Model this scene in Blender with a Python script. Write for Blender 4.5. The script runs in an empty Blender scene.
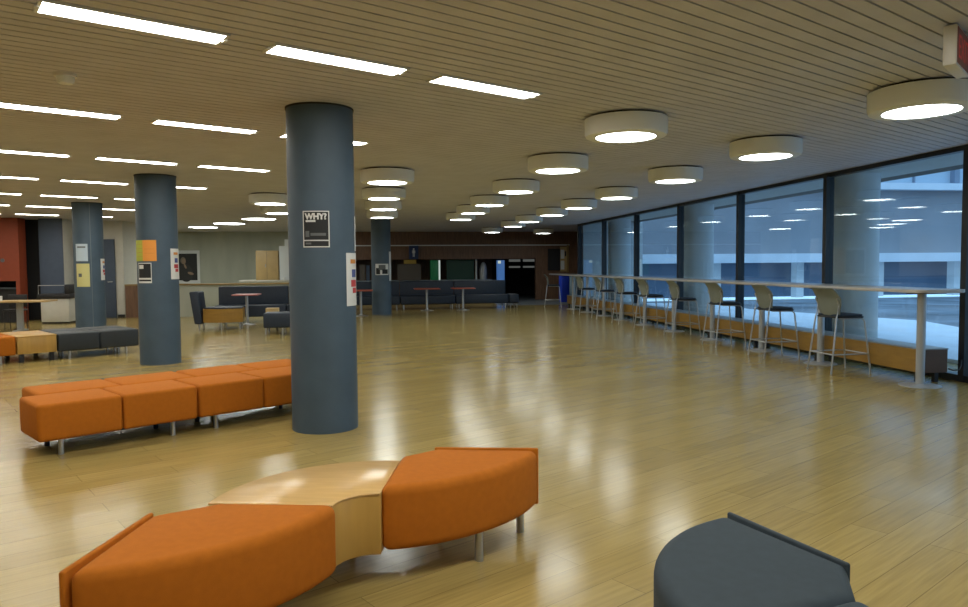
import bpy, bmesh, math, random
from mathutils import Vector, Matrix
random.seed(7)
S = bpy.context.scene
COL = S.collection
PI = math.pi
R = math.radians

# ------------------------------------------------------------------ camera
# room frame: +Y runs along the window wall, +X points at the window wall
F_PX, EYE = 726.0, 1.4
yaw, pitch, roll = R(8.67), R(3.0), R(-0.45)
fw = Vector((math.sin(yaw) * math.cos(pitch), math.cos(yaw) * math.cos(pitch), -math.sin(pitch)))
r0 = Vector((math.cos(yaw), -math.sin(yaw), 0))
u0 = r0.cross(fw)
rt = r0 * math.cos(roll) + u0 * math.sin(roll)
up = -r0 * math.sin(roll) + u0 * math.cos(roll)
cam = bpy.data.cameras.new('camera')
cam.sensor_fit = 'HORIZONTAL'
cam.sensor_width = 36.0
cam.lens = 36.0 * F_PX / 968.0
cam.clip_start = 0.02
cam.clip_end = 300
co = bpy.data.objects.new('camera', cam)
COL.objects.link(co)
co.matrix_world = Matrix(((rt.x, up.x, -fw.x, 0), (rt.y, up.y, -fw.y, 0), (rt.z, up.z, -fw.z, EYE), (0, 0, 0, 1)))
S.camera = co

# ------------------------------------------------------------------ sky, exposure
W = bpy.data.worlds.new('dusk_sky')
S.world = W
W.use_nodes = True
bg = W.node_tree.nodes['Background']
bg.inputs[0].default_value = (0.40, 0.66, 0.93, 1)
bg.inputs[1].default_value = 1.9
S.view_settings.view_transform = 'Standard'
S.view_settings.look = 'None'
S.view_settings.exposure = 0.0
S.view_settings.gamma = 1.0
S.view_settings.use_curve_mapping = False
TUBE_POWER = 26.0
DISC_POWER = 17.5

# ------------------------------------------------------------------ materials
def mat(name, col, rough=0.6, metal=0.0, spec=0.5, var=0.0, scale=8.0, bump=0.0, bscale=60.0, emit=None, es=0.0, sheen=0.0, stretch=(1, 1, 1)):
    m = bpy.data.materials.new(name)
    m.use_nodes = True
    nt = m.node_tree
    b = nt.nodes['Principled BSDF']
    b.inputs['Base Color'].default_value = (*col, 1)
    b.inputs['Roughness'].default_value = rough
    b.inputs['Metallic'].default_value = metal
    b.inputs['Specular IOR Level'].default_value = spec
    if sheen:
        b.inputs['Sheen Weight'].default_value = sheen
    if emit:
        b.inputs['Emission Color'].default_value = (*emit, 1)
        b.inputs['Emission Strength'].default_value = es
    if var or bump:
        tc = nt.nodes.new('ShaderNodeTexCoord')
        mp = nt.nodes.new('ShaderNodeMapping')
        mp.inputs['Scale'].default_value = stretch
        nt.links.new(tc.outputs['Object'], mp.inputs[0])
    if var:
        n = nt.nodes.new('ShaderNodeTexNoise')
        n.inputs['Scale'].default_value = scale
        n.inputs['Detail'].default_value = 5
        nt.links.new(mp.outputs[0], n.inputs[0])
        rp = nt.nodes.new('ShaderNodeValToRGB')
        rp.color_ramp.elements[0].position = 0.3
        rp.color_ramp.elements[1].position = 0.7
        rp.color_ramp.elements[0].color = (*[max(0, c * (1 - var)) for c in col], 1)
        rp.color_ramp.elements[1].color = (*[min(1, c * (1 + var)) for c in col], 1)
        nt.links.new(n.outputs['Fac'], rp.inputs[0])
        nt.links.new(rp.outputs[0], b.inputs['Base Color'])
    if bump:
        n2 = nt.nodes.new('ShaderNodeTexNoise')
        n2.inputs['Scale'].default_value = bscale
        n2.inputs['Detail'].default_value = 3
        nt.links.new(mp.outputs[0], n2.inputs[0])
        bp = nt.nodes.new('ShaderNodeBump')
        bp.inputs['Strength'].default_value = bump
        bp.inputs['Distance'].default_value = 0.01
        nt.links.new(n2.outputs['Fac'], bp.inputs['Height'])
        nt.links.new(bp.outputs[0], b.inputs['Normal'])
    return m

def glow(name, col, strength):
    m = bpy.data.materials.new(name)
    m.use_nodes = True
    nt = m.node_tree
    nt.nodes.remove(nt.nodes['Principled BSDF'])
    e = nt.nodes.new('ShaderNodeEmission')
    e.inputs[0].default_value = (*col, 1)
    e.inputs[1].default_value = strength
    nt.links.new(e.outputs[0], nt.nodes['Material Output'].inputs[0])
    return m

SLAT_DEG = 60.8                       # azimuth of slats and planks from +Y

def floor_mat():
    m = bpy.data.materials.new('oak_planks')
    m.use_nodes = True
    nt = m.node_tree
    N, L = nt.nodes, nt.links
    b = N['Principled BSDF']
    tc = N.new('ShaderNodeTexCoord')
    mp = N.new('ShaderNodeMapping')
    mp.inputs['Rotation'].default_value = (0, 0, -(PI / 2 - R(59.2)))
    L.new(tc.outputs['Object'], mp.inputs[0])
    br = N.new('ShaderNodeTexBrick')
    br.offset = 0.37
    br.offset_frequency = 2
    br.inputs['Scale'].default_value = 1.0
    br.inputs['Brick Width'].default_value = 1.5
    br.inputs['Row Height'].default_value = 0.19
    br.inputs['Mortar Size'].default_value = 0.002
    br.inputs['Mortar Smooth'].default_value = 0.2
    br.inputs['Bias'].default_value = 0.0
    br.inputs['Color1'].default_value = (0.39, 0.292, 0.100, 1)
    br.inputs['Color2'].default_value = (0.33, 0.243, 0.080, 1)
    br.inputs['Mortar'].default_value = (0.21, 0.15, 0.05, 1)
    L.new(mp.outputs[0], br.inputs[0])
    gm = N.new('ShaderNodeMapping')
    gm.inputs['Scale'].default_value = (1.2, 22, 1)
    L.new(mp.outputs[0], gm.inputs[0])
    gn = N.new('ShaderNodeTexNoise')
    gn.inputs['Scale'].default_value = 2.0
    gn.inputs['Detail'].default_value = 6
    L.new(gm.outputs[0], gn.inputs[0])
    mr = N.new('ShaderNodeMapRange')
    mr.inputs['From Min'].default_value = 0.3
    mr.inputs['From Max'].default_value = 0.7
    mr.inputs['To Min'].default_value = 0.86
    mr.inputs['To Max'].default_value = 1.12
    L.new(gn.outputs['Fac'], mr.inputs[0])
    mx = N.new('ShaderNodeMix')
    mx.data_type = 'RGBA'
    mx.blend_type = 'MULTIPLY'
    mx.inputs['Factor'].default_value = 1.0
    L.new(br.outputs['Color'], mx.inputs['A'])
    L.new(mr.outputs[0], mx.inputs['B'])
    L.new(mx.outputs['Result'], b.inputs['Base Color'])
    # worn lacquer: rolling unevenness plus fine scuffs
    wn = N.new('ShaderNodeTexNoise')
    wn.inputs['Scale'].default_value = 1.6
    L.new(mp.outputs[0], wn.inputs[0])
    rr = N.new('ShaderNodeMapRange')
    rr.inputs['To Min'].default_value = 0.13
    rr.inputs['To Max'].default_value = 0.24
    L.new(wn.outputs['Fac'], rr.inputs[0])
    L.new(rr.outputs[0], b.inputs['Roughness'])
    b.inputs['Specular IOR Level'].default_value = 0.36
    bn = N.new('ShaderNodeBump')
    bn.inputs['Strength'].default_value = 0.12
    bn.inputs['Distance'].default_value = 0.004
    ad = N.new('ShaderNodeMath')
    ad.operation = 'SUBTRACT'
    L.new(gn.outputs['Fac'], ad.inputs[0])
    L.new(br.outputs['Fac'], ad.inputs[1])
    L.new(ad.outputs[0], bn.inputs['Height'])
    L.new(bn.outputs[0], b.inputs['Normal'])
    return m

def glass_mat():
    m = bpy.data.materials.new('window_glass')
    m.use_nodes = True
    nt = m.node_tree
    N, L = nt.nodes, nt.links
    N.remove(N['Principled BSDF'])
    t = N.new('ShaderNodeBsdfTransparent')
    t.inputs[0].default_value = (0.86, 0.93, 0.97, 1)
    g = N.new('ShaderNodeBsdfGlossy')
    g.inputs['Roughness'].default_value = 0.0
    lw = N.new('ShaderNodeLayerWeight')          # Schlick reflectance, the same from both faces
    lw.inputs[0].default_value = 0.5
    pw = N.new('ShaderNodeMath')
    pw.operation = 'POWER'
    pw.inputs[1].default_value = 5.0
    L.new(lw.outputs['Facing'], pw.inputs[0])
    f = N.new('ShaderNodeMath')
    f.operation = 'MULTIPLY_ADD'
    f.inputs[1].default_value = 0.94
    f.inputs[2].default_value = 0.06
    L.new(pw.outputs[0], f.inputs[0])
    mx = N.new('ShaderNodeMixShader')
    L.new(f.outputs[0], mx.inputs[0])
    L.new(t.outputs[0], mx.inputs[1])
    L.new(g.outputs[0], mx.inputs[2])
    L.new(mx.outputs[0], N['Material Output'].inputs[0])
    return m

M = dict(
    floor=floor_mat(), glass=glass_mat(),
    slat=mat('tan_ceiling_slats', (0.55, 0.56, 0.63), 0.6, var=0.06, scale=3),
    slat_back=mat('dark_ceiling_void', (0.09, 0.085, 0.075), 0.9),
    concrete=mat('grey_green_concrete', (0.40, 0.42, 0.35), 0.8, var=0.10, scale=2.2, bump=0.15, stretch=(1, 1, 0.25)),
    white_wall=mat('off_white_plaster', (0.55, 0.54, 0.48), 0.8, var=0.03),
    soffit=mat('exterior_soffit', (0.45, 0.47, 0.46), 0.8, var=0.05),
    column=mat('slate_blue_column_paint', (0.056, 0.092, 0.132), 0.55, var=0.10, scale=4, bump=0.12, bscale=14),
    seam=mat('column_seam', (0.14, 0.18, 0.21), 0.6),
    orange_wall=mat('orange_red_panel', (0.25, 0.045, 0.015), 0.6, var=0.06),
    blue_wall=mat('navy_wall_paint', (0.055, 0.078, 0.120), 0.65, var=0.05),
    dark_void=mat('dark_interior', (0.018, 0.018, 0.020), 0.8),
    wood_dark=mat('dark_brown_panelling', (0.15, 0.080, 0.046), 0.5, var=0.25, scale=4, stretch=(6, 6, 0.6)),
    grey_tile=mat('grey_tile', (0.10, 0.115, 0.125), 0.45, var=0.08, scale=3),
    black_metal=mat('black_window_metal', (0.012, 0.014, 0.018), 0.4, spec=0.4),
    dark_fabric=mat('charcoal_upholstery', (0.030, 0.038, 0.046), 0.6, var=0.06, scale=25, bump=0.12, bscale=400),
    orange=mat('orange_upholstery', (0.45, 0.136, 0.010), 0.85, spec=0.2, var=0.05, scale=30, bump=0.12, bscale=400),
    grey_fabric=mat('slate_grey_upholstery', (0.036, 0.052, 0.066), 0.8, spec=0.3, var=0.06, scale=25, bump=0.12, bscale=400),
    navy_fabric=mat('navy_vinyl_upholstery', (0.016, 0.027, 0.048), 0.5, var=0.08, scale=12, bump=0.1, bscale=40),
    wood=mat('maple_laminate', (0.50, 0.30, 0.075), 0.35, var=0.08, scale=3, stretch=(7, 7, 0.7)),
    wood_top=mat('maple_laminate_top', (0.63, 0.405, 0.155), 0.2, var=0.06, scale=5, stretch=(1, 7, 1)),
    bench_wood=mat('amber_wood_veneer', (0.31, 0.170, 0.030), 0.4, var=0.12, scale=4, stretch=(1, 1, 5)),
    bench_end=mat('walnut_bench_end', (0.085, 0.042, 0.020), 0.5, var=0.12, scale=5),
    bench_top=mat('grey_bench_top', (0.22, 0.26, 0.29), 0.35),
    steel=mat('brushed_steel', (0.50, 0.51, 0.52), 0.35, metal=0.85),
    pole=mat('silver_painted_pole', (0.40, 0.42, 0.44), 0.4, metal=0.3),
    black=mat('black_plastic', (0.014, 0.014, 0.016), 0.5),
    stool_shell=mat('grey_green_stool_shell', (0.185, 0.20, 0.165), 0.5, var=0.04),
    stool_pad=mat('dark_blue_seat_pad', (0.025, 0.040, 0.065), 0.7),
    bar_top=mat('pale_bar_laminate', (0.50, 0.46, 0.42), 0.25, var=0.04, scale=4),
    red_top=mat('red_table_laminate', (0.42, 0.085, 0.050), 0.4),
    pink_top=mat('salmon_table_laminate', (0.55, 0.17, 0.15), 0.4),
    lamp_drum=mat('white_lamp_drum', (0.78, 0.82, 0.84), 0.5),
    lamp_gap=mat('lamp_shadow_gap', (0.02, 0.02, 0.02), 0.8),
    tube_glow=glow('fluorescent_glow', (1.0, 0.96, 0.86), TUBE_POWER),
    disc_glow=glow('lamp_disc_glow', (0.95, 1.0, 0.95), DISC_POWER),
    white=mat('white_enamel', (0.70, 0.70, 0.68), 0.45),
    paper=mat('white_paper', (0.68, 0.70, 0.70), 0.8),
    paper_blue=mat('pale_blue_paper', (0.45, 0.55, 0.64), 0.8),
    paper_yellow=mat('pale_yellow_paper', (0.58, 0.55, 0.24), 0.8),
    paper_green=mat('lime_paper', (0.42, 0.46, 0.06), 0.8),
    paper_orange=mat('orange_paper', (0.78, 0.32, 0.06), 0.8),
    ink=mat('black_ink', (0.012, 0.015, 0.018), 0.7),
    ink_grey=mat('grey_ink', (0.12, 0.13, 0.14), 0.7),
    ink_red=mat('red_ink', (0.50, 0.05, 0.06), 0.7),
    ink_blue=mat('blue_ink', (0.06, 0.09, 0.28), 0.7),
    ink_orange=mat('orange_ink', (0.62, 0.25, 0.05), 0.7),
    ink_white=mat('white_ink', (0.66, 0.68, 0.68), 0.7),
    exit_red=mat('exit_sign_red', (0.20, 0.045, 0.035), 0.4),
    exit_letter=mat('exit_letter_red', (0.55, 0.02, 0.03), 0.4, emit=(1, 0.03, 0.04), es=0.12),
    sign_blue=mat('blue_sign', (0.012, 0.030, 0.11), 0.5),
    sign_yellow=mat('yellow_sign', (0.42, 0.28, 0.05), 0.6),
    green_glow=mat('green_lit_cooler', (0.015, 0.11, 0.045), 0.4, emit=(0.03, 0.36, 0.14), es=0.07),
    green_dark=mat('dark_green_panel', (0.006, 0.050, 0.032), 0.5),
    blue_glow=mat('blue_lit_cooler', (0.05, 0.15, 0.40), 0.4, emit=(0.10, 0.28, 0.75), es=0.32),
    white_glow=glow('white_cooler_tube', (0.85, 1.0, 0.92), 0.55),
    door_glow=mat('lit_door_glass', (0.2, 0.2, 0.2), 0.3, emit=(0.8, 0.85, 0.8), es=0.10),
    bin_blue=mat('blue_bin_plastic', (0.015, 0.055, 0.60), 0.45),
    bin_white=mat('pale_blue_bin_plastic', (0.45, 0.65, 0.82), 0.45),
    brown_grey=mat('grey_brown_board', (0.10, 0.085, 0.072), 0.7),
    cap_wood=mat('yellowish_wood_cap', (0.26, 0.175, 0.065), 0.5),
    cream_wood=mat('cream_wood_cabinet', (0.45, 0.31, 0.13), 0.5, var=0.08, scale=5),
    canvas=mat('dark_portrait_canvas', (0.010, 0.011, 0.011), 0.6),
    skin=mat('painted_skin_tone', (0.26, 0.18, 0.12), 0.7),
    skin_dark=mat('painted_hair_tone', (0.17, 0.14, 0.11), 0.7),
    cloth_paint=mat('painted_dark_cloth', (0.028, 0.028, 0.028), 0.7),
    ext_column=mat('white_exterior_concrete', (0.55, 0.58, 0.60), 0.8, var=0.06, scale=2),
    ext_wall=mat('mauve_grey_concrete', (0.30, 0.31, 0.34), 0.85, var=0.10, scale=0.6),
    snow=mat('snow', (0.74, 0.79, 0.86), 0.9, var=0.06, scale=1.2, bump=0.3, bscale=3),
    paving=mat('wet_paving', (0.20, 0.23, 0.27), 0.9, var=0.45, scale=0.5),
    ext_glass=mat('dark_exterior_glazing', (0.07, 0.11, 0.17), 0.3, spec=0.5),
    ext_glass_up=mat('pale_exterior_glazing', (0.42, 0.52, 0.62), 0.5, spec=0.3),
    ext_frame=mat('exterior_frame', (0.20, 0.25, 0.33), 0.6),
    stone=mat('carpet_grey', (0.05, 0.06, 0.07), 0.9),
)

# ------------------------------------------------------------------ mesh builder
class MB:
    def __init__(self):
        self.bm = bmesh.new()

    def box(self, x0, x1, y0, y1, z0, z1, rot=0.0, piv=None):
        vs = [self.bm.verts.new((x, y, z)) for z in (z0, z1) for x, y in ((x0, y0), (x1, y0), (x1, y1), (x0, y1))]
        if rot:
            p = Vector(piv or ((x0 + x1) / 2, (y0 + y1) / 2, 0))
            bmesh.ops.rotate(self.bm, verts=vs, cent=p, matrix=Matrix.Rotation(rot, 3, 'Z'))
        for f in ((3, 2, 1, 0), (4, 5, 6, 7), (0, 1, 5, 4), (1, 2, 6, 5), (2, 3, 7, 6), (3, 0, 4, 7)):
            self.bm.faces.new([vs[i] for i in f])
        return self

    def prism(self, pts, z0, z1):
        a = [self.bm.verts.new((x, y, z0)) for x, y in pts]
        b = [self.bm.verts.new((x, y, z1)) for x, y in pts]
        n = len(pts)
        self.bm.faces.new(a[::-1])
        self.bm.faces.new(b)
        for i in range(n):
            j = (i + 1) % n
            self.bm.faces.new((a[i], a[j], b[j], b[i]))
        return self

    def lathe(self, prof, cx=0, cy=0, seg=40):
        rings = []
        for r, z in prof:
            if r < 1e-5:
                rings.append([self.bm.verts.new((cx, cy, z))])
            else:
                rings.append([self.bm.verts.new((cx + r * math.cos(2 * PI * k / seg), cy + r * math.sin(2 * PI * k / seg), z)) for k in range(seg)])
        for a, b in zip(rings, rings[1:]):
            for k in range(seg):
                j = (k + 1) % seg
                q = []
                for v in (a[k % len(a)], a[j % len(a)], b[j % len(b)], b[k % len(b)]):
                    if v not in q:
                        q.append(v)
                if len(q) > 2:
                    try:
                        self.bm.faces.new(q)
                    except ValueError:
                        pass
        return self

    def cyl(self, cx, cy, z0, z1, r, seg=24, r1=None):
        r1 = r if r1 is None else r1
        return self.lathe([(0, z0), (r, z0), (r1, z1), (0, z1)], cx, cy, seg)

    def tube(self, pts, r, seg=8):
        pts = [Vector(p) for p in pts]
        rings = []
        ref = Vector((0, 0, 1))
        for i, p in enumerate(pts):
            d = (pts[min(i + 1, len(pts) - 1)] - pts[max(i - 1, 0)]).normalized()
            u = d.cross(ref)
            if u.length < 0.05:
                u = d.cross(Vector((1, 0, 0)))
            u.normalize()
            v = d.cross(u).normalized()
            rings.append([self.bm.verts.new(p + u * r * math.cos(2 * PI * k / seg) + v * r * math.sin(2 * PI * k / seg)) for k in range(seg)])
        for a, b in zip(rings, rings[1:]):
            for k in range(seg):
                j = (k + 1) % seg
                self.bm.faces.new((a[k], a[j], b[j], b[k]))
        self.bm.faces.new(rings[0][::-1])
        self.bm.faces.new(rings[-1])
        return self

    def loft(self, rows, thick):
        """a curved sheet given by rows of points, thickened along its normals"""
        g = [[self.bm.verts.new(p) for p in row] for row in rows]
        fs = []
        for a, b in zip(g, g[1:]):
            for k in range(len(a) - 1):
                fs.append(self.bm.faces.new((a[k], a[k + 1], b[k + 1], b[k])))
        bmesh.ops.recalc_face_normals(self.bm, faces=fs)
        bmesh.ops.solidify(self.bm, geom=fs, thickness=thick)
        return self

    def build(self, name, m, parent=None, bevel=0.0, seg=2, smooth=False, loc=None, rz=0.0, angle=40):
        bmesh.ops.recalc_face_normals(self.bm, faces=self.bm.faces[:])
        me = bpy.data.meshes.new(name)
        self.bm.to_mesh(me)
        self.bm.free()
        me.materials.append(m)
        o = bpy.data.objects.new(name, me)
        COL.objects.link(o)
        if parent:
            o.parent = parent
        if loc:
            o.location = loc
        if rz:
            o.rotation_euler = (0, 0, rz)
        if bevel:
            md = o.modifiers.new('bevel', 'BEVEL')
            md.width = bevel
            md.segments = seg
            md.limit_method = 'ANGLE'
            md.angle_limit = R(angle)
        if smooth or bevel:
            for p in me.polygons:
                p.use_smooth = True
            if hasattr(me, 'set_sharp_from_angle') and not bevel:
                me.set_sharp_from_angle(angle=R(40))
        return o

def tag(o, label, cat, group=None, kind=None):
    o['label'] = label
    o['category'] = cat
    if group:
        o['group'] = group
    if kind:
        o['kind'] = kind
    return o

def thing(name, label, cat, loc=(0, 0, 0), rz=0.0, group=None):
    o = bpy.data.objects.new(name, None)
    o.empty_display_size = 0.1
    COL.objects.link(o)
    o.location = loc
    o.rotation_euler = (0, 0, rz)
    return tag(o, label, cat, group)

def struct(o, label=None):
    o['kind'] = 'structure'
    if label:
        o['label'] = label
    return o

def dup(root, loc, rz=None, label=None, group=None):
    r = root.copy()
    COL.objects.link(r)
    r.location = loc
    if rz is not None:
        r.rotation_euler = (0, 0, rz)
    if label:
        r['label'] = label
    if group:
        r['group'] = group
    for ch in list(root.children):
        c = ch.copy()
        COL.objects.link(c)
        c.parent = r
        for g in list(ch.children):
            d = g.copy()
            COL.objects.link(d)
            d.parent = c
    return r

def text_bm(s, size, bold=0.0):
    """lettering as (vertices, faces) in its own plane, lower left at the origin"""
    cu = bpy.data.curves.new('lettering', 'FONT')
    cu.body = s
    cu.size = size
    cu.offset = bold
    cu.resolution_u = 3
    o = bpy.data.objects.new('lettering', cu)
    COL.objects.link(o)
    bpy.context.view_layer.update()
    me = bpy.data.meshes.new_from_object(o.evaluated_get(bpy.context.evaluated_depsgraph_get()))
    vs = [v.co.copy() for v in me.vertices]
    fs = [tuple(p.vertices) for p in me.polygons]
    bpy.data.objects.remove(o)
    bpy.data.curves.remove(cu)
    bpy.data.meshes.remove(me)
    return vs, fs

# ------------------------------------------------------------------ room shell
CZ = 2.744                    # ceiling
WX = 6.787                    # window wall
X0, X1, Y0, Y1 = -12.0, WX, -4.0, 28.7
sd = (math.sin(R(SLAT_DEG)), math.cos(R(SLAT_DEG)))     # along the slats
mdv = (sd[1], -sd[0])                                    # across the slats

def SM(s, m_):
    return (sd[0] * s + mdv[0] * m_, sd[1] * s + mdv[1] * m_)

struct(MB().box(X0, 8.9, Y0, 35.0, -0.12, 0.0).build('floor', M['floor']), 'glossy oak plank floor laid diagonally to the windows')

mb = MB()
def clip_line(m_, x0, x1, y0, y1):
    lo, hi = -1e9, 1e9
    ox, oy = mdv[0] * m_, mdv[1] * m_
    for o, d, a, b in ((ox, sd[0], x0, x1), (oy, sd[1], y0, y1)):
        t0, t1 = (a - o) / d, (b - o) / d
        lo, hi = max(lo, min(t0, t1)), min(hi, max(t0, t1))
    return lo, hi
PITCH = 0.1117
k = -240
while k < 160:
    mm = -1.79 - PITCH * 0.5 + PITCH * k
    lo, hi = clip_line(mm, X0 - 0.05, 8.85, Y0 - 0.05, 31.5)
    if hi > lo:
        h = PITCH * 0.5 - 0.0075
        pts = [SM(lo, mm - h), SM(hi, mm - h), SM(hi, mm + h), SM(lo, mm + h)]
        # slats stop at the glass line in front of the alcove
        if Y0 < 23.5:
            l2, h2 = clip_line(mm, X0 - 0.05, WX + 0.05, Y0 - 0.05, 23.6)
            l3, h3 = clip_line(mm, X0 - 0.05, 8.8, 23.6, 31.5)
            for a, b in ((l2, h2), (l3, h3)):
                if b > a:
                    mb.prism([SM(a, mm - h), SM(b, mm - h), SM(b, mm + h), SM(a, mm + h)], CZ, CZ + 0.025)
    k += 1
struct(mb.build('ceiling', M['slat']), 'tan slatted ceiling with dark gaps')
struct(MB().box(X0 - 0.2, 8.9, Y0 - 0.2, 35.0, CZ + 0.07, CZ + 0.12).build('ceiling', M['slat_back']), 'dark void above the ceiling slats')
struct(MB().box(X0 - 0.2, WX + 1.3, Y0 - 0.2, 23.7, CZ + 0.13, CZ + 0.55).build('trim_1', M['soffit']), 'roof edge above the windows')
struct(MB().box(WX + 0.08, WX + 1.3, Y0 - 0.2, 23.7, CZ, CZ + 0.125).build('trim_2', M['soffit']), 'pale soffit outside the windows')

struct(MB().box(X0 - 0.2, X0, Y0, Y1, 0, CZ + 0.06).build('wall_left', M['white_wall']))
struct(MB().box(X0 - 0.2, WX + 0.2, Y0 - 0.2, Y0, 0, CZ + 0.06).build('wall_front', M['white_wall']))
struct(MB().box(WX, WX + 0.2, Y0, -0.5, 0, CZ + 0.06).build('wall_right', M['white_wall']))
# far concrete wall and the dark cafe wall beside it
struct(MB().box(X0 - 0.2, -2.6, Y1, Y1 + 0.25, 0, CZ + 0.06).build('wall_back', M['concrete']), 'grey green concrete wall at the far left')
struct(MB().box(-2.6, 8.9, Y1, Y1 + 0.2, 1.66, CZ + 0.06).build('wall_cafe', M['wood_dark']), 'dark brown bulkhead above the cafe counter')
struct(MB().box(-2.6, 7.9, Y1 - 0.03, Y1, 2.185, 2.225).build('trim_3', M['paper']), 'thin pale rail along the brown bulkhead')
struct(MB().box(-2.6, 5.2, 31.2, 31.4, 0, 1.75).build('wall_kitchen', M['wood_dark']), 'dark wall behind the cafe counter')
struct(MB().box(6.5, 8.9, Y1, Y1 + 0.2, 0, 1.66).box(7.5, 7.58, Y1 + 0.2, 33.0, 0, 1.66).build('wall_alcove', M['wood_dark']), 'brown wall beside the far windows')
struct(MB().box(5.2, 8.6, 33.0, 33.2, 0, CZ).build('wall_corridor', M['dark_void']))
struct(MB().box(5.12, 5.2, 29.0, 33.0, 0, 1.75).box(-2.68, -2.6, 28.9, 31.3, 0, 1.75).build('wall_passage', M['dark_void']))
struct(MB().box(-2.6, 8.6, 28.9, 33.0, 1.76, 1.82).build('ceiling', M['dark_void']), 'low dark ceiling over the cafe')
struct(MB().box(8.75, 8.9, 23.7, 29.0, 0, CZ + 0.06).box(WX + 0.1, 8.9, 23.55, 23.7, 0, CZ + 0.06).build('wall_far', M['wood_dark']))
struct(MB().box(4.4, 8.7, 24.85, 32.9, 0.001, 0.004).build('trim_4', M['grey_tile']), 'grey tiled floor by the cafe entrance')

# left end of the hall: pale wall with a door, blue wall, orange hatch
struct(MB().box(-8.25, -6.98, 21.9, 22.05, 0, CZ + 0.02).box(-8.25, -8.195, 21.0, 21.9, 0, CZ + 0.02).box(-7.12, -6.98, 22.05, 26.0, 0, CZ + 0.02).build('wall_end', M['white_wall']), 'off white wall with a slate blue door')
struct(MB().box(-8.25, -7.49, 21.88, 21.9, 0, 0.09).box(-7.17, -6.98, 21.88, 21.9, 0, 0.09).build('baseboard_end', M['black']))
door = struct(MB().box(-8.12, -7.19, 21.84, 21.88, 0.0, 2.22).build('door_1', M['blue_wall'], bevel=0.004), 'slate blue door in the off white wall')
MB().tube([(-7.27, 21.84, 1.02), (-7.27, 21.79, 1.02), (-7.38, 21.79, 1.02)], 0.011).build('door_handle', M['steel'], door)
struct(MB().box(-8.80, -8.2, 21.0, 21.12, 0, CZ + 0.02).build('wall_blue', M['blue_wall']), 'navy painted wall beside the orange hatch')
struct(MB().box(-8.72, -8.2, 20.95, 21.0, 0, CZ + 0.02).build('trim_5', M['blue_wall']), 'raised navy panel')
struct(MB().box(X0, -8.2, 21.5, 21.65, 0, CZ + 0.02).build('wall_recess', M['dark_void']))

struct(MB().box(WX + 0.14, 9.0, 23.45, 23.55, 0, 3.3).box(8.9, 9.0, 23.55, 29.2, 0, 3.3).build('wall_outside', M['ext_column']), 'pale outer wall beyond the last window')
# windows: six bays in view, three more towards the viewer
MULL = [23.5, 20.9, 18.2, 15.47, 12.78, 10.12, 7.48, 4.82, 2.16, -0.5]
for i, y in enumerate(MULL):
    struct(MB().box(WX - 0.03, WX + 0.10, y - 0.042, y + 0.042, 0, CZ).build('trim_%d' % (i + 6), M['black_metal']), 'black window mullion')
for i, (a, b) in enumerate(zip(MULL, MULL[1:])):
    g = struct(MB().box(WX + 0.03, WX + 0.042, b + 0.042, a - 0.042, 0.07, CZ - 0.055).build('window_%d' % (i + 1), M['glass']), 'tall pane of the window wall')
    MB().box(WX - 0.02, WX + 0.09, b + 0.042, a - 0.042, 0.0, 0.075).box(WX - 0.02, WX + 0.09, b + 0.042, a - 0.042, CZ - 0.06, CZ).build('window_frame', M['black_metal'], g)

# half wall dividing the far lounge
struct(MB().box(-6.9, -1.2, 21.8, 21.98, 0, 0.90).build('wall_half', M['concrete']), 'low concrete wall behind the far lounge')
struct(MB().box(-6.92, -6.52, 21.765, 21.80, 0, 0.90).build('trim_21', M['wood_dark']), 'dark end panel of the low wall')
struct(MB().box(-6.93, -1.17, 21.76, 22.02, 0.90, 0.945).build('trim_20', M['cap_wood'], bevel=0.006), 'wooden cap of the low wall')

# ------------------------------------------------------------------ columns
CR = 0.281
COLS = {'near': (-0.43, 6.42), 'second': (-3.12, 11.28), 'third': (-5.79, 16.07), 'far': (0.24, 21.3)}
lab = {'near': 'thick slate blue round column nearest the camera with a black WHY? poster',
       'second': 'slate blue round column carrying orange and lime papers',
       'third': 'slate blue round column behind the dark bench, with blue and yellow papers',
       'far': 'slate blue round column in front of the dark cafe sofas'}
for k_, (x, y) in COLS.items():
    c = thing('column', lab[k_], 'column', (x, y, 0))
    MB().lathe([(0, 0), (CR, 0), (CR, CZ + 0.01), (0, CZ + 0.01)], seg=72).build('shaft', M['column'], c, smooth=True)
    MB().lathe([(CR, CZ - 0.015), (CR + 0.006, CZ - 0.015), (CR + 0.006, CZ), (CR, CZ)], seg=72).build('top_ring', M['lamp_gap'], c)
    if k_ == 'third':
        a = math.atan2(-y, -x) + R(8)
        sm = MB()
        sm.tube([(CR * math.cos(a), CR * math.sin(a), 0.01), (CR * math.cos(a), CR * math.sin(a), CZ - 0.02)], 0.006)
        sm.build('seam', M['seam'], c)

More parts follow.
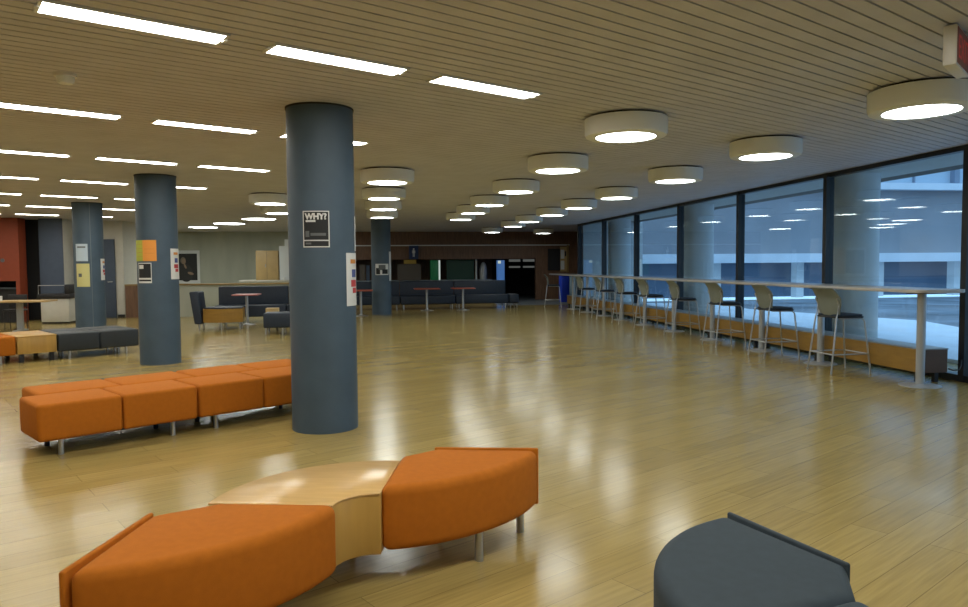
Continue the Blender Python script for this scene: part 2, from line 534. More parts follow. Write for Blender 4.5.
class Sheet:
    """a sheet of paper pasted on a round column; u = metres to the right, v = height"""
    def __init__(self, col, f0, f1, z0, z1, lift=0.0035):
        self.c = COLS[col]
        self.to_cam = math.atan2(-self.c[1], -self.c[0])
        self.r = CR + lift
        self.a0, self.a1 = math.asin(max(-1, min(1, f0))), math.asin(max(-1, min(1, f1)))
        self.z0, self.z1 = z0, z1
        self.w, self.h = (self.a1 - self.a0) * CR, z1 - z0

    def p(self, u, v, d=0.0):
        a = self.to_cam + self.a0 + u / CR
        return (self.c[0] + (self.r + d) * math.cos(a), self.c[1] + (self.r + d) * math.sin(a), self.z0 + v)

    def sheet(self, name, m, u0=0, u1=None, v0=0, v1=None, d=0.0, parent=None):
        u1 = self.w if u1 is None else u1
        v1 = self.h if v1 is None else v1
        mb = MB()
        n = max(2, int((u1 - u0) / 0.015) + 1)
        lo_i, lo_o = self.p(0, 0, d - 0.002), None
        rows = []
        for v in (v0, v1):
            rows.append([self.p(u0 + (u1 - u0) * k / n, v, d) for k in range(n + 1)])
        back = [[self.p(u0 + (u1 - u0) * k / n, v, d - 0.0015) for k in range(n + 1)] for v in (v0, v1)]
        A = [[mb.bm.verts.new(q) for q in r] for r in rows]
        B = [[mb.bm.verts.new(q) for q in r] for r in back]
        for k in range(n):
            mb.bm.faces.new((A[0][k], A[0][k + 1], A[1][k + 1], A[1][k]))
            mb.bm.faces.new((B[0][k + 1], B[0][k], B[1][k], B[1][k + 1]))
            mb.bm.faces.new((A[0][k + 1], A[0][k], B[0][k], B[0][k + 1]))
            mb.bm.faces.new((A[1][k], A[1][k + 1], B[1][k + 1], B[1][k]))
        for k, s in ((0, 1), (n, -1)):
            mb.bm.faces.new((A[0][k], A[1][k], B[1][k], B[0][k])[::s])
        return mb.build(name, m, parent)

    def text(self, name, s, size, u, v, m, parent, sx=1.0, bold=0.0):
        vs, fs = text_bm(s, size, bold)
        mb = MB()
        q = [mb.bm.verts.new(self.p(u + c.x * sx, v + c.y, 0.0012)) for c in vs]
        for f in fs:
            try:
                mb.bm.faces.new([q[i] for i in f])
            except ValueError:
                pass
        return mb.build(name, m, parent)

# ------------------------------------------------------------------ round drum lamps
def make_drum(label, x, y):
    t = thing('drum_lamp', label, 'ceiling light', (x, y, CZ), group='round drum ceiling lamps')
    MB().lathe([(0.33, 0.0), (0.33, -0.022), (0, -0.022)], seg=48).build('shadow_gap', M['lamp_gap'], t)
    MB().lathe([(0.05, -0.02), (0.375, -0.02), (0.375, -0.150), (0.364, -0.174), (0.345, -0.183), (0.272, -0.183), (0.272, -0.150), (0.05, -0.150)], seg=56).build('drum', M['lamp_drum'], t, smooth=True)
    MB().lathe([(0.270, -0.156), (0.270, -0.166), (0.0, -0.166)], seg=48).build('diffuser', M['disc_glow'], t)
    return t

drums = [
    (4.22, 5.12, 'large round drum lamp at the right edge, under the red exit box'),
    (4.27, 7.47, 'second round drum lamp from the right edge in the row beside the windows'),
    (4.24, 9.80, 'third round drum lamp from the right edge in the row beside the windows'),
    (4.27, 12.40, 'fourth round drum lamp from the right edge in the row beside the windows'),
    (4.24, 14.66, 'fifth round drum lamp from the right edge in the row beside the windows'),
    (4.20, 16.80, 'sixth round drum lamp from the right edge in the row beside the windows'),
    (4.20, 19.35, 'seventh round drum lamp from the right edge in the row beside the windows'),
    (4.22, 21.7, 'far end round drum lamp of the row beside the windows'),
    (2.31, 6.45, 'nearest round drum lamp of the middle row, right of the ceiling centre'),
    (2.29, 8.85, 'second nearest round drum lamp of the middle row'),
    (2.28, 11.47, 'third round drum lamp of the middle row counted from the camera'),
    (2.26, 14.03, 'fourth round drum lamp of the middle row counted from the camera'),
    (2.24, 16.20, 'fifth round drum lamp of the middle row counted from the camera'),
    (2.23, 18.45, 'farthest round drum lamp of the middle row'),
    (0.22, 10.32, 'largest of the stacked round lamps just right of the near column'),
    (0.21, 12.77, 'second of the stacked round lamps right of the near column'),
    (0.23, 15.18, 'third of the stacked round lamps right of the near column'),
    (0.24, 17.73, 'lowest of the stacked round lamps, right above the far column'),
    (4.20, 25.5, 'small far round lamp before the brown bulkhead, left one'),
    (6.25, 26.3, 'small far round lamp before the brown bulkhead, right one beside the window end'),
    (-1.86, 13.94, 'round drum lamp just left of the near column'),
    (-2.01, 16.41, 'round lamp half hidden behind the near column, left side'),
]
d0 = None
for x, y, l in drums:
    if d0 is None:
        d0 = make_drum(l, x, y)
    else:
        dup(d0, (x, y, CZ), label=l)
for x, y in ((4.22, 2.75), (4.22, 0.4)):
    dup(d0, (x, y, CZ), label='round drum lamp beyond the right edge of the view')

def make_flush(label, x, y):
    t = thing('flush_disc_lamp', label, 'ceiling light', (x, y, CZ), group='flush disc lamps over the far lounge')
    MB().lathe([(0.47, 0.0), (0.47, -0.022), (0.452, -0.026), (0.452, -0.006)], seg=56).build('rim', M['lamp_drum'], t, smooth=True)
    MB().lathe([(0.45, -0.006), (0.45, -0.018), (0.0, -0.022)], seg=56).build('diffuser', M['disc_glow'], t)
    return t
f0 = make_flush('nearest of the three flush disc lamps over the far lounge', -3.08, 20.8)
dup(f0, (-4.28, 23.0, CZ), label='middle of the three flush disc lamps over the far lounge')
dup(f0, (-5.50, 25.1, CZ), label='farthest left of the three flush disc lamps over the far lounge')
for x, y in ((-7.75, 25.1), (-2.0, 26.2), (-9.6, 25.1)):
    dup(f0, (x, y, CZ), label='flush disc lamp of the far lounge hidden behind a column')

# ------------------------------------------------------------------ fluorescent battens
rz_slat = PI / 2 - R(SLAT_DEG)
def make_tube(label):
    t = thing('fluorescent_light', label, 'ceiling light', (0, 0, CZ), rz_slat, group='recessed fluorescent strip lights')
    MB().box(-0.475, 0.475, -0.104, -0.093, -0.012, 0.004).box(-0.475, 0.475, 0.093, 0.104, -0.012, 0.004).box(-0.475, -0.457, -0.093, 0.093, -0.012, 0.004).box(0.457, 0.475, -0.093, 0.093, -0.012, 0.004).build('frame', M['lamp_drum'], t)
    MB().box(-0.457, 0.457, -0.093, 0.093, -0.007, 0.0).build('diffuser', M['tube_glow'], t)
    for sx in (-1, 1):
        MB().box(sx * 0.475 - 0.010, sx * 0.475 + 0.010, -0.022, 0.022, -0.018, -0.012).build('end_clip', M['lamp_drum'], t)
    return t
t0 = None
rown = ['front', 'second', 'third', 'fourth', 'fifth', 'sixth', 'seventh']
coln = ['left', 'middle', 'right']
for j in range(-2, 7):
    for i in range(-2, 3):
        s_ = 0.541 + 0.457 + 1.218 * i + max(0, j - 3) * 0.05
        m_ = -4.363 - 2.768 * j
        x, y = SM(s_, m_)
        if not (X0 + 0.6 < x < WX - 0.6 and Y0 + 0.6 < y < 21.2):
            continue
        if j < 0 and not (j == -1 and i == 2):
            l = 'fluorescent strip light above the camera, outside the view'
            if j == -2 and i < 0:
                continue
        elif j == -1:
            l = 'fluorescent strip light whose end shows at the top edge near the exit box'
        elif i < 0:
            l = 'fluorescent strip light beyond the left edge of the view'
        else:
            l = '%s fluorescent strip light in the %s row from the camera' % (coln[i], rown[j])
        if t0 is None:
            t0 = make_tube(l)
            t0.location = (x, y, CZ)
        else:
            dup(t0, (x, y, CZ), label=l)

# smoke detector, exit box
t = thing('smoke_detector', 'small white smoke detector between the strip lights at the upper left', 'smoke detector', (-2.08, 5.47, CZ))
MB().lathe([(0.072, 0), (0.072, -0.02), (0, -0.02)], seg=32).build('base', M['white'], t, smooth=True)
MB().lathe([(0.060, -0.02), (0.054, -0.056), (0.042, -0.068), (0, -0.07)], seg=32).build('cap', M['lamp_drum'], t, smooth=True)

ex_az = R(51)
t = thing('exit_sign', 'white box exit sign with a red face hanging at the upper right corner', 'sign', (3.21, 3.74, CZ), PI / 2 - ex_az)
MB().box(0, 0.40, -0.068, 0.0, -0.235, -0.012).build('housing', M['white'], t, bevel=0.005)
MB().box(0.04, 0.24, -0.054, -0.014, -0.012, 0.0).build('ceiling_bracket', M['steel'], t)
MB().box(0.012, 0.388, -0.0715, -0.068, -0.222, -0.025).build('red_face', M['exit_red'], t)
vs, fs = text_bm('EXIT', 0.19)
mb = MB()
q = [mb.bm.verts.new((0.03 + c.x * 0.78, -0.0725, -0.19 + c.y)) for c in vs]
for f in fs:
    mb.bm.faces.new([q[i] for i in f])
mb.build('lettering', M['exit_letter'], t)

# ------------------------------------------------------------------ serpentine modular seats
def wedge(flat=0.0, r1=0.165, r2=0.70, a0=0.0, a1=90.0, n=18, straight=False, rc=None):
    """ring segment: quarter circle about the origin between a0 and a1 degrees"""
    pts = []
    for k in range(n + 1):
        a = a0 + (a1 - a0) * k / n
        r = r2 - flat * math.sin(PI * k / n)
        pts.append((r * math.cos(R(a)), r * math.sin(R(a))))
    for k in ((0, 6) if straight else range(7)):
        a = a1 - (a1 - a0) * k / 6
        ri = rc if (rc and k == 0) else r1
        pts.append((ri * math.cos(R(a)), ri * math.sin(R(a))))
    return pts

def leg(parent, x, y, h=0.13, r=0.02, m='steel'):
    MB().cyl(x, y, 0.0, h, r, 16).build('leg', M[m], parent, smooth=True)

ua = R(-12.1)                     # heading of the sofa's own x axis
U = Vector((math.cos(ua), math.sin(ua)))
V = Vector((-math.sin(ua), math.cos(ua)))
cT = Vector((-0.018, 2.987))
sofa = thing('modular_sofa', 'curved orange two seat sofa with a maple table in its middle, in the foreground', 'sofa', (cT.x, cT.y, 0), ua)
def seat_module(parent, cx, cy, a0, fab, fin_at, flat, z0=0.137, z1=0.432, fin=0.02, legs=True, r2=0.70, rc=None):
    """one upholstered quarter ring; its end panel sits at angle fin_at"""
    s = MB().prism([(cx + x, cy + y) for x, y in wedge(flat, r2=r2, a0=a0 + (2.0 if fin_at == a0 else 0), a1=a0 + 90 - (2.0 if fin_at != a0 else 0), straight=True, rc=rc)], z0, z1)
    so = s.build('seat', M[fab], parent, bevel=0.042, seg=5, angle=50)
    ca, sa = math.cos(R(fin_at)), math.sin(R(fin_at))
    nx, ny = (-sa, ca)
    sg = 1 if fin_at == a0 else -1
    pts = []
    for r, d in ((0.155, 0.0), (r2, 0.0), (r2, fin), (0.155, fin)):
        pts.append((cx + r * ca + sg * d * nx, cy + r * sa + sg * d * ny))
    MB().prism(pts, z0, z1 + 0.004).build('end_panel', M[fab], parent, bevel=0.008, seg=3)
    if legs:
        for rr, aa in ((0.60, 44), (0.61, 5 if fin_at == a0 else 85), (0.22, 30 if fin_at == a0 else 60)):
            leg(parent, cx + rr * math.cos(R(a0 + aa)), cy + rr * math.sin(R(a0 + aa)), z0 + 0.005)
    return so
seat_module(sofa, -0.853, -0.022, 270, 'orange', 270, 0.06, r2=0.718, rc=0.225)
seat_module(sofa, -0.008, 0.890, 270, 'orange', 360, 0.06, r2=0.705)
MB().prism(wedge(0.0, r1=0.17, r2=0.685, a0=90.6, a1=179.4), 0.137, 0.402).build('table_body', M['wood'], sofa, bevel=0.004)
MB().prism(wedge(-0.012, r1=0.166, r2=0.70, a0=90.6, a1=179.4, n=30), 0.402, 0.413).build('table_top', M['wood_top'], sofa, bevel=0.004)
for rr, aa in ((0.60, 112), (0.60, 158), (0.45, 135)):
    leg(sofa, rr * math.cos(R(aa)), rr * math.sin(R(aa)))

# grey sofa at the lower right
ga = math.atan2(0.966, -0.26)           # direction from its centre to the end panel
cG = Vector((1.545, 1.932))
gs = thing('modular_sofa', 'slate grey curved sofa cut off by the lower right edge', 'sofa', (cG.x, cG.y, 0), ga)
seat_module(gs, 0, 0, 0, 'grey_fabric', 0, -0.012)
seat_module(gs, 0, 0.865, 270 - 90, 'grey_fabric', 180, 0.03)

# ------------------------------------------------------------------ straight modular benches
BA = R(53.67)
bd = (math.sin(BA), math.cos(BA))
bnv = (bd[1], -bd[0])
rz_b = PI / 2 - BA
def BP(b, q):
    return (bd[0] * b + bnv[0] * q, bd[1] * b + bnv[1] * q, 0)

def make_bench(label, fab, b, q, L=1.2, D=0.53, group=None, legm='steel', inner='black'):
    t = thing('bench_seat', label, 'bench', BP(b, q), rz_b, group)
    for k in range(2):
        MB().box(k * L / 2 + 0.003, (k + 1) * L / 2 - 0.003, 0.0, D, 0.122, 0.402).build('seat', M[fab], t, bevel=0.028, seg=4)
    MB().box(0.05, L - 0.05, 0.06, D - 0.06, 0.115, 0.13).build('frame', M['black'], t)
    for x in (0.17, L - 0.19):
        leg(t, x, 0.075, 0.122, 0.019, legm)
        leg(t, x, D - 0.075, 0.122, 0.019, inner)
    return t
gA = 'orange two seat bench units'
make_bench('near left orange two seat bench, front row beside the near column', 'orange', 1.40, -6.03, group=gA)
make_bench('orange two seat bench of the front row half hidden behind the near column', 'orange', 2.61, -6.03, group=gA)
make_bench('rear left orange two seat bench, back to back with the near left one', 'orange', 1.54, -6.58, L=1.28, group=gA)
make_bench('rear orange two seat bench reaching behind the near column', 'orange', 2.83, -6.58, L=1.24, group=gA)
gB = 'benches by the left edge'
make_bench('dark grey two seat bench before the third column, front one', 'dark_fabric', 3.23, -12.50, group='dark bench units', inner='steel')
make_bench('dark grey two seat bench behind the front dark one, before the third column', 'dark_fabric', 3.23, -13.05, group='dark bench units', inner='steel')
t = thing('block_table', 'low maple block table between the orange and dark benches at the left edge', 'table', BP(2.69, -12.50), rz_b)
MB().box(0.0, 0.52, 0.0, 1.04, 0.13, 0.375).build('body', M['wood'], t, bevel=0.004)
MB().box(-0.004, 0.524, -0.004, 1.044, 0.375, 0.398).build('table_top', M['wood'], t, bevel=0.004)
for x in (0.06, 0.46):
    for y in (0.07, 0.97):
        MB().box(x - 0.03, x + 0.03, y - 0.03, y + 0.03, 0, 0.13).build('leg', M['black'], t)
make_bench('orange bench cut off by the left edge beside the maple block table', 'orange', 1.475, -12.50)
make_bench('orange bench at the left edge behind the front one', 'orange', 1.475, -13.05)

# ------------------------------------------------------------------ window bar, bench, stools
bar = thing('bar_table', 'long narrow bar table along the windows on silver pedestals', 'table', (6.105, 7.05, 0), R(-0.5))
pts = []
for cx, cy, a0 in ((0.24, 17.25, 0), (-0.16, 17.25, 90), (-0.16, 0.12, 180), (0.24, 0.12, 270)):
    for k in range(6):
        a = R(a0 + 90 * k / 5)
        pts.append((cx + 0.12 * math.cos(a), cy + 0.12 * math.sin(a)))
MB().prism(pts, 1.060, 1.098).build('bar_top', M['bar_top'], bar, bevel=0.006)
for yp in (7.33, 9.21, 10.78, 12.52, 14.28, 15.95, 17.55, 19.03, 20.6, 22.2):
    p = MB().lathe([(0.046, 0.018), (0.046, 1.045), (0.0, 1.045)], 0.0, yp - 7.05, 20).build('pedestal', M['pole'], bar, smooth=True)
    MB().lathe([(0, 0), (0.215, 0), (0.215, 0.008), (0.19, 0.016), (0.06, 0.024), (0.042, 0.03)], 0.0, yp - 7.05, 36).build('pedestal_base', M['pole'], p, smooth=True)
    MB().box(-0.15, 0.15, yp - 7.05 - 0.06, yp - 7.05 + 0.06, 1.045, 1.060).build('bracket', M['black'], p)

wb = thing('window_bench', 'long low amber wood bench along the foot of the windows', 'bench', (6.20, 7.43, 0), R(-0.5))
MB().box(0.02, 0.335, 0.022, 15.90, 0.13, 0.385).build('body', M['bench_end'], wb)
MB().box(0.0, 0.02, 0.0, 15.9, 0.125, 0.39).build('front_panel', M['bench_wood'], wb)
MB().box(0.02, 0.335, 0.0, 0.022, 0.125, 0.39).build('end_panel', M['bench_end'], wb)
MB().box(-0.004, 0.345, -0.004, 15.9, 0.39, 0.405).build('bench_top', M['bench_top'], wb, bevel=0.003)
for k in range(10):
    y = 0.12 + (k * 1.72 if k else 0) + (0.25 if k else 0)
    for x in (0.06, 0.28):
        if y < 15.9:
            MB().box(x - 0.025, x + 0.025, y - 0.025, y + 0.025, 0, 0.125).build('leg', M['black'], wb)
tag(MB().tube([(6.545, 7.425, 0.17), (6.57, 7.38, 0.155), (6.63, 7.36, 0.16), (6.69, 7.40, 0.21), (6.74, 7.45, 0.26)], 0.008).build('power_cable', M['black'], smooth=True), 'short dark cable looping from the amber bench end to the window frame', 'cable')

def make_stool(label, x, y, rz):
    t = thing('bar_stool', label, 'stool', (x, y, 0), rz, group='bar stools along the window bar')
    # local +X faces the bar
    MB().prism([(-0.19, -0.20), (0.17, -0.215), (0.215, -0.17), (0.215, 0.17), (0.17, 0.215), (-0.19, 0.20)], 0.700, 0.722).build('seat_shell', M['black'], t, bevel=0.008)
    MB().prism([(-0.18, -0.19), (0.16, -0.205), (0.205, -0.16), (0.205, 0.16), (0.16, 0.205), (-0.18, 0.19)], 0.722, 0.748).build('seat_pad', M['stool_pad'], t, bevel=0.012, seg=3)
    rows = []
    for z, xo, w in ((0.735, -0.175, 0.185), (0.80, -0.190, 0.21), (0.87, -0.195, 0.23), (0.94, -0.205, 0.245), (0.985, -0.225, 0.24), (1.035, -0.265, 0.225), (1.085, -0.310, 0.205)):
        rows.append([(xo + 0.045 * (2 * k / 8 - 1) ** 2, w * (2 * k / 8 - 1), z) for k in range(9)])
    MB().loft(rows, 0.012).build('backrest', M['stool_shell'], t, smooth=True)
    for sy in (-1, 1):
        f = MB().tube([(0.265, sy * 0.245, 0.0), (0.20, sy * 0.205, 0.66), (0.17, sy * 0.19, 0.695), (-0.15, sy * 0.19, 0.70)], 0.0115).build('leg', M['steel'], t, smooth=True)
        MB().tube([(-0.285, sy * 0.245, 0.0), (-0.20, sy * 0.21, 0.70), (-0.165, sy * 0.21, 0.86), (-0.20, sy * 0.215, 0.95)], 0.0115).build('leg', M['steel'], t, smooth=True)
    zr = 0.245
    fx, bx, fy = 0.265 - 0.065 * zr / 0.66, -0.285 + 0.085 * zr / 0.70, 0.231
    MB().tube([(fx, -fy, zr), (fx, fy, zr)], 0.009).build('footrest', M['steel'], t, smooth=True)
    for sy in (-1, 1):
        MB().tube([(fx, sy * fy, zr), (bx, sy * fy, zr)], 0.009).build('side_rail', M['steel'], t, smooth=True)
    MB().tube([(bx, -fy, zr), (bx, fy, zr)], 0.009).build('rear_rail', M['steel'], t, smooth=True)
    return t
stools = [(8.68, 'nearest bar stool with a grey green back at the right end of the window bar'),
          (10.22, 'second bar stool from the right end of the window bar'),
          (11.78, 'third bar stool from the right end of the window bar'),
          (13.48, 'fourth bar stool from the right end of the window bar'),
          (15.10, 'fifth bar stool from the right end of the window bar'),
          (16.62, 'sixth bar stool from the right end of the window bar'),
          (18.28, 'seventh bar stool from the right end of the window bar'),
          (19.95, 'eighth bar stool from the right end, before the last window bay')]
st = None
for k_, (y, l) in enumerate(stools):
    rz = R((1, -2, 1, -3, 2, 0, -2, 3)[k_])
    if st is None:
        st = make_stool(l, 5.93, y - 0.16, rz)
    else:
        dup(st, (5.93, y - 0.16, 0), rz, l)
dup(st, (5.90, 23.45, 0), R(-14), 'farthest bar stool standing at the dark end of the window bar')

# ------------------------------------------------------------------ papers on the columns
# near column: black WHY? poster and the long white notice
sh = Sheet('near', -0.53, 0.22, 1.56, 1.86)
p = sh.sheet('poster', M['ink_white'])
tag(p, 'black WHY? poster with a white border on the near column', 'poster')
bw = 0.009
sh.sheet('print', M['ink'], bw, sh.w - bw, bw, 0.052, 0.001, p)
sh.sheet('print', M['ink'], bw, sh.w - bw, 0.062, sh.h - bw, 0.001, p)
sh.text('lettering', 'WHY?', 0.066, 0.022, sh.h - 0.068, M['ink_white'], p, 0.98, 0.0035)
sh.sheet('print', M['ink_white'], 0.026, 0.108, sh.h - 0.092, sh.h - 0.076, 0.0014, p)
sh.sheet('print', M['ink_grey'], 0.022, 0.055, 0.085, 0.135, 0.0014, p)
sh.sheet('print', M['ink_grey'], 0.065, sh.w - 0.03, 0.095, 0.118, 0.0014, p)
sh.sheet('print', M['ink_grey'], 0.022, 0.07, 0.024, 0.040, 0.0014, p)
sh = Sheet('near', 0.69, 0.998, 1.065, 1.515)
p = sh.sheet('notice', M['paper'])
tag(p, 'long white notice with coloured squares on the right side of the near column', 'notice')
def notice_prints(sh, p, k=1.0):
    h = sh.h
    sh.sheet('print', M['ink_orange'], 0.055, 0.16, h * 0.80, h * 0.88, 0.001, p)
    sh.sheet('print', M['ink_blue'], 0.075, 0.16, h * 0.54, h * 0.69, 0.001, p)
    sh.sheet('print', M['ink_red'], 0.060, 0.17, h * 0.36, h * 0.49, 0.001, p)
    sh.sheet('print', M['ink_red'], 0.085, 0.17, h * 0.24, h * 0.34, 0.001, p)
notice_prints(sh, p)
sh = Sheet('near', 0.965, 1.0, 1.535, 1.83)
sh.a1 = R(100)
sh.w = (sh.a1 - sh.a0) * CR
tag(sh.sheet('flyer', M['paper']), 'pale flyer seen edge on at the right rim of the near column', 'flyer')
# second column
sh = Sheet('second', -0.68, -0.05, 1.50, 1.80, 0.0060)
p = sh.sheet('paper_sheet', M['paper_orange'])
tag(p, 'bright orange paper sheet on the second column', 'paper')
sh.sheet('print', M['ink_orange'], 0.03, sh.w - 0.03, 0.17, 0.175, 0.001, p)
sh.sheet('print', M['ink_orange'], 0.03, sh.w - 0.03, 0.11, 0.115, 0.001, p)
sh = Sheet('second', -0.995, -0.66, 1.50, 1.80)
p = sh.sheet('paper_sheet', M['paper_green'])
tag(p, 'lime green paper sheet left of the orange one on the second column', 'paper')
for v in (0.06, 0.12, 0.18, 0.24):
    sh.sheet('print', M['sign_yellow'], 0.05, sh.w - 0.02, v, v + 0.006, 0.001, p)
sh = Sheet('second', -0.90, -0.30, 1.185, 1.475)
p = sh.sheet('poster', M['ink_white'])
tag(p, 'black poster with a white border below the orange paper on the second column', 'poster')
sh.sheet('print', M['ink'], 0.01, sh.w - 0.01, 0.075, sh.h - 0.012, 0.001, p)
sh.sheet('print', M['ink'], 0.01, sh.w - 0.01, 0.025, 0.050, 0.001, p)
sh.sheet('print', M['ink_white'], 0.025, 0.11, sh.h - 0.085, sh.h - 0.03, 0.0014, p)
sh = Sheet('second', 0.60, 0.998, 1.235, 1.68)
p = sh.sheet('notice', M['paper'])
tag(p, 'long white notice with coloured squares on the right side of the second column', 'notice')
notice_prints(sh, p)
# third column
sh = Sheet('third', -0.80, -0.06, 1.55, 1.90)
p = sh.sheet('paper_sheet', M['paper_blue'])
tag(p, 'pale blue paper sheet on the third column', 'paper')
sh.sheet('print', M['ink_grey'], 0.04, sh.w - 0.04, sh.h - 0.08, sh.h - 0.05, 0.001, p)
sh = Sheet('third', -0.80, 0.02, 1.03, 1.50)
p = sh.sheet('paper_sheet', M['paper_yellow'])
tag(p, 'pale yellow poster below the blue sheet on the third column', 'poster')
sh.sheet('print', M['ink_grey'], 0.05, 0.12, 0.20, 0.27, 0.001, p)
sh = Sheet('third', 0.74, 0.998, 1.16, 1.60)
p = sh.sheet('notice', M['paper'])
tag(p, 'long white notice with coloured squares on the right side of the third column', 'notice')
notice_prints(sh, p)
# far column
sh = Sheet('far', -0.58, 0.72, 1.15, 1.47)
p = sh.sheet('poster', M['ink_white'])
tag(p, 'black and white picture poster on the far column', 'poster')
sh.sheet('print', M['ink'], 0.02, 0.14, 0.02, 0.20, 0.001, p)
sh.sheet('print', M['ink_grey'], 0.10, 0.30, 0.14, 0.29, 0.0014, p)
sh.sheet('print', M['ink'], 0.20, sh.w - 0.03, 0.03, 0.16, 0.0018, p)
sh = Sheet('far', 0.80, 1.0, 0.98, 1.82)
p = sh.sheet('notice', M['paper'])
tag(p, 'tall narrow white notice at the right rim of the far column', 'notice')

# ------------------------------------------------------------------ far left corner
k = thing('servery_hatch', 'orange red hatch panel over a dark opening at the left edge', 'kiosk', (-10.62, 20.6, 0))
MB().box(-1.3, 1.44, 0.0, 0.12, 1.09, CZ - 0.01).build('shutter_panel', M['orange_wall'], k)
MB().box(1.40, 1.50, -0.01, 0.40, 0.0, CZ - 0.01).build('jamb', M['orange_wall'], k)
MB().box(-1.3, 1.40, 0.02, 0.35, 0.0, 0.88).build('counter_front', M['dark_void'], k)
MB().box(-1.3, 1.40, -0.05, 0.37, 0.88, 0.92).build('counter_top', M['stone'], k)
pl = MB()
pl.lathe([(0, -0.008), (0.05, -0.008), (0.05, 0.0), (0, 0.0)], seg=20)
bmesh.ops.rotate(pl.bm, verts=pl.bm.verts[:], cent=(0, 0, 0), matrix=Matrix.Rotation(R(90), 3, 'X'))
bmesh.ops.translate(pl.bm, verts=pl.bm.verts[:], vec=(1.10, -0.008, 1.63))
pl.build('badge', M['ink_grey'], k)

c = thing('serving_cart', 'white cabinet with a black top and raised black end beside the third column', 'cabinet', (-8.0, 20.1, 0))
MB().box(-0.33, 0.33, -0.25, 0.25, 0.05, 0.64).build('body', M['white_wall'], c, bevel=0.006)
MB().box(-0.31, 0.31, -0.22, 0.22, 0.0, 0.05).build('plinth', M['black'], c)
MB().box(-0.40, 0.37, -0.28, 0.28, 0.64, 0.76).build('top', M['black'], c, bevel=0.01)
MB().prism([(0.24, -0.27), (0.37, -0.27), (0.37, 0.27), (0.24, 0.27)], 0.76, 1.00).build('raised_end', M['black'], c, bevel=0.02)
MB().tube([(-0.38, -0.24, 0.76), (-0.38, -0.24, 0.98), (0.26, -0.24, 0.98)], 0.008).build('rail', M['steel'], c)

t = thing('dining_table', 'wooden table with grey legs at the left edge before the orange hatch', 'table', (-8.25, 17.8, 0))
MB().box(-1.0, 1.0, -0.36, 0.36, 0.655, 0.692).build('table_top', M['cream_wood'], t, bevel=0.006)
for x in (-0.70, 0.34):
    l_ = MB().box(x - 0.055, x + 0.055, -0.05, 0.05, 0.02, 0.655).build('leg', M['pole'], t)
    MB().box(x - 0.05, x + 0.05, -0.28, 0.28, 0.0, 0.03).build('foot', M['pole'], l_)
tag(MB().box(-8.44, -8.24, 17.6, 17.75, 0.6925, 0.80).build('paper_box', M['paper'], bevel=0.004), 'small white box on the wooden table at the left edge', 'box')

def side_chair(label, x, y, rz):
    t = thing('side_chair', label, 'chair', (x, y, 0), rz)
    MB().box(-0.21, 0.21, -0.21, 0.21, 0.42, 0.46).build('seat', M['black'], t, bevel=0.015)
    MB().box(-0.20, 0.20, 0.19, 0.22, 0.50, 0.80).build('backrest', M['black'], t, bevel=0.012)
    for sx in (-0.18, 0.18):
        MB().tube([(sx, -0.19, 0), (sx, -0.18, 0.42)], 0.011).build('leg', M['black'], t)
        MB().tube([(sx, 0.21, 0), (sx, 0.20, 0.5)], 0.011).build('leg', M['black'], t)
    return t
side_chair('black chair tucked behind the wooden table at the left edge', -8.32, 18.5, R(8))

# ------------------------------------------------------------------ far lounge behind the second column
t = thing('lounge_bench', 'dark lounge seat with a tall leaning back and a curved maple front', 'sofa', (-3.33, 17.0, 0))
pts = [(-0.46, 0.05)] + [(-0.46 + 0.86 * k / 12, 0.05 - 0.13 * math.sin(PI * k / 12)) for k in range(1, 12)] + [(0.40, 0.05), (0.36, 0.55), (-0.46, 0.55)]
MB().prism(pts, 0.165, 0.47).build('front_panel', M['bench_wood'], t)
MB().prism([(x * 0.97, y + 0.02) for x, y in pts], 0.47, 0.50).build('seat', M['navy_fabric'], t, bevel=0.01)
mb = MB()
vs = [mb.bm.verts.new(v) for v in ((-0.64, 0.0, 0.13), (-0.47, 0.0, 0.13), (-0.47, 0.6, 0.13), (-0.64, 0.6, 0.13), (-0.74, 0.0, 0.86), (-0.545, 0.0, 0.86), (-0.545, 0.6, 0.86), (-0.74, 0.6, 0.86))]
for f in ((3, 2, 1, 0), (4, 5, 6, 7), (0, 1, 5, 4), (1, 2, 6, 5), (2, 3, 7, 6), (3, 0, 4, 7)):
    mb.bm.faces.new([vs[i] for i in f])
mb.build('backrest', M['navy_fabric'], t, bevel=0.03, seg=3)
for x, y in ((-0.05, -0.05), (-0.55, 0.05), (-0.55, 0.5), (0.32, 0.1), (0.30, 0.5), (-0.05, 0.5)):
    leg(t, x, y, 0.17, 0.018)

def make_sofa(label, x0, x1, y, back=0.88, seat=0.44, d=0.78, tilt=0, group=None):
    t = thing('lounge_sofa', label, 'sofa', (x0, y, 0), tilt, group)
    L = x1 - x0
    MB().box(0, L, 0, d - 0.12, 0.15, seat).build('seat', M['navy_fabric'], t, bevel=0.035, seg=3)
    MB().box(0, L, d - 0.20, d, 0.15, back).build('backrest', M['navy_fabric'], t, bevel=0.03, seg=3)
    for x in (0.10, L - 0.10):
        for yy in (0.08, d - 0.1):
            leg(t, x, yy, 0.155, 0.02)
    return t
gL = 'dark high back sofas behind the salmon table'
make_sofa('dark high backed sofa behind the salmon topped table', -3.95, -2.2, 18.95, 0.91, group=gL)
make_sofa('dark high backed sofa right of the salmon table, half hidden by the near column', -2.18, -0.9, 18.95, 0.91, group=gL)

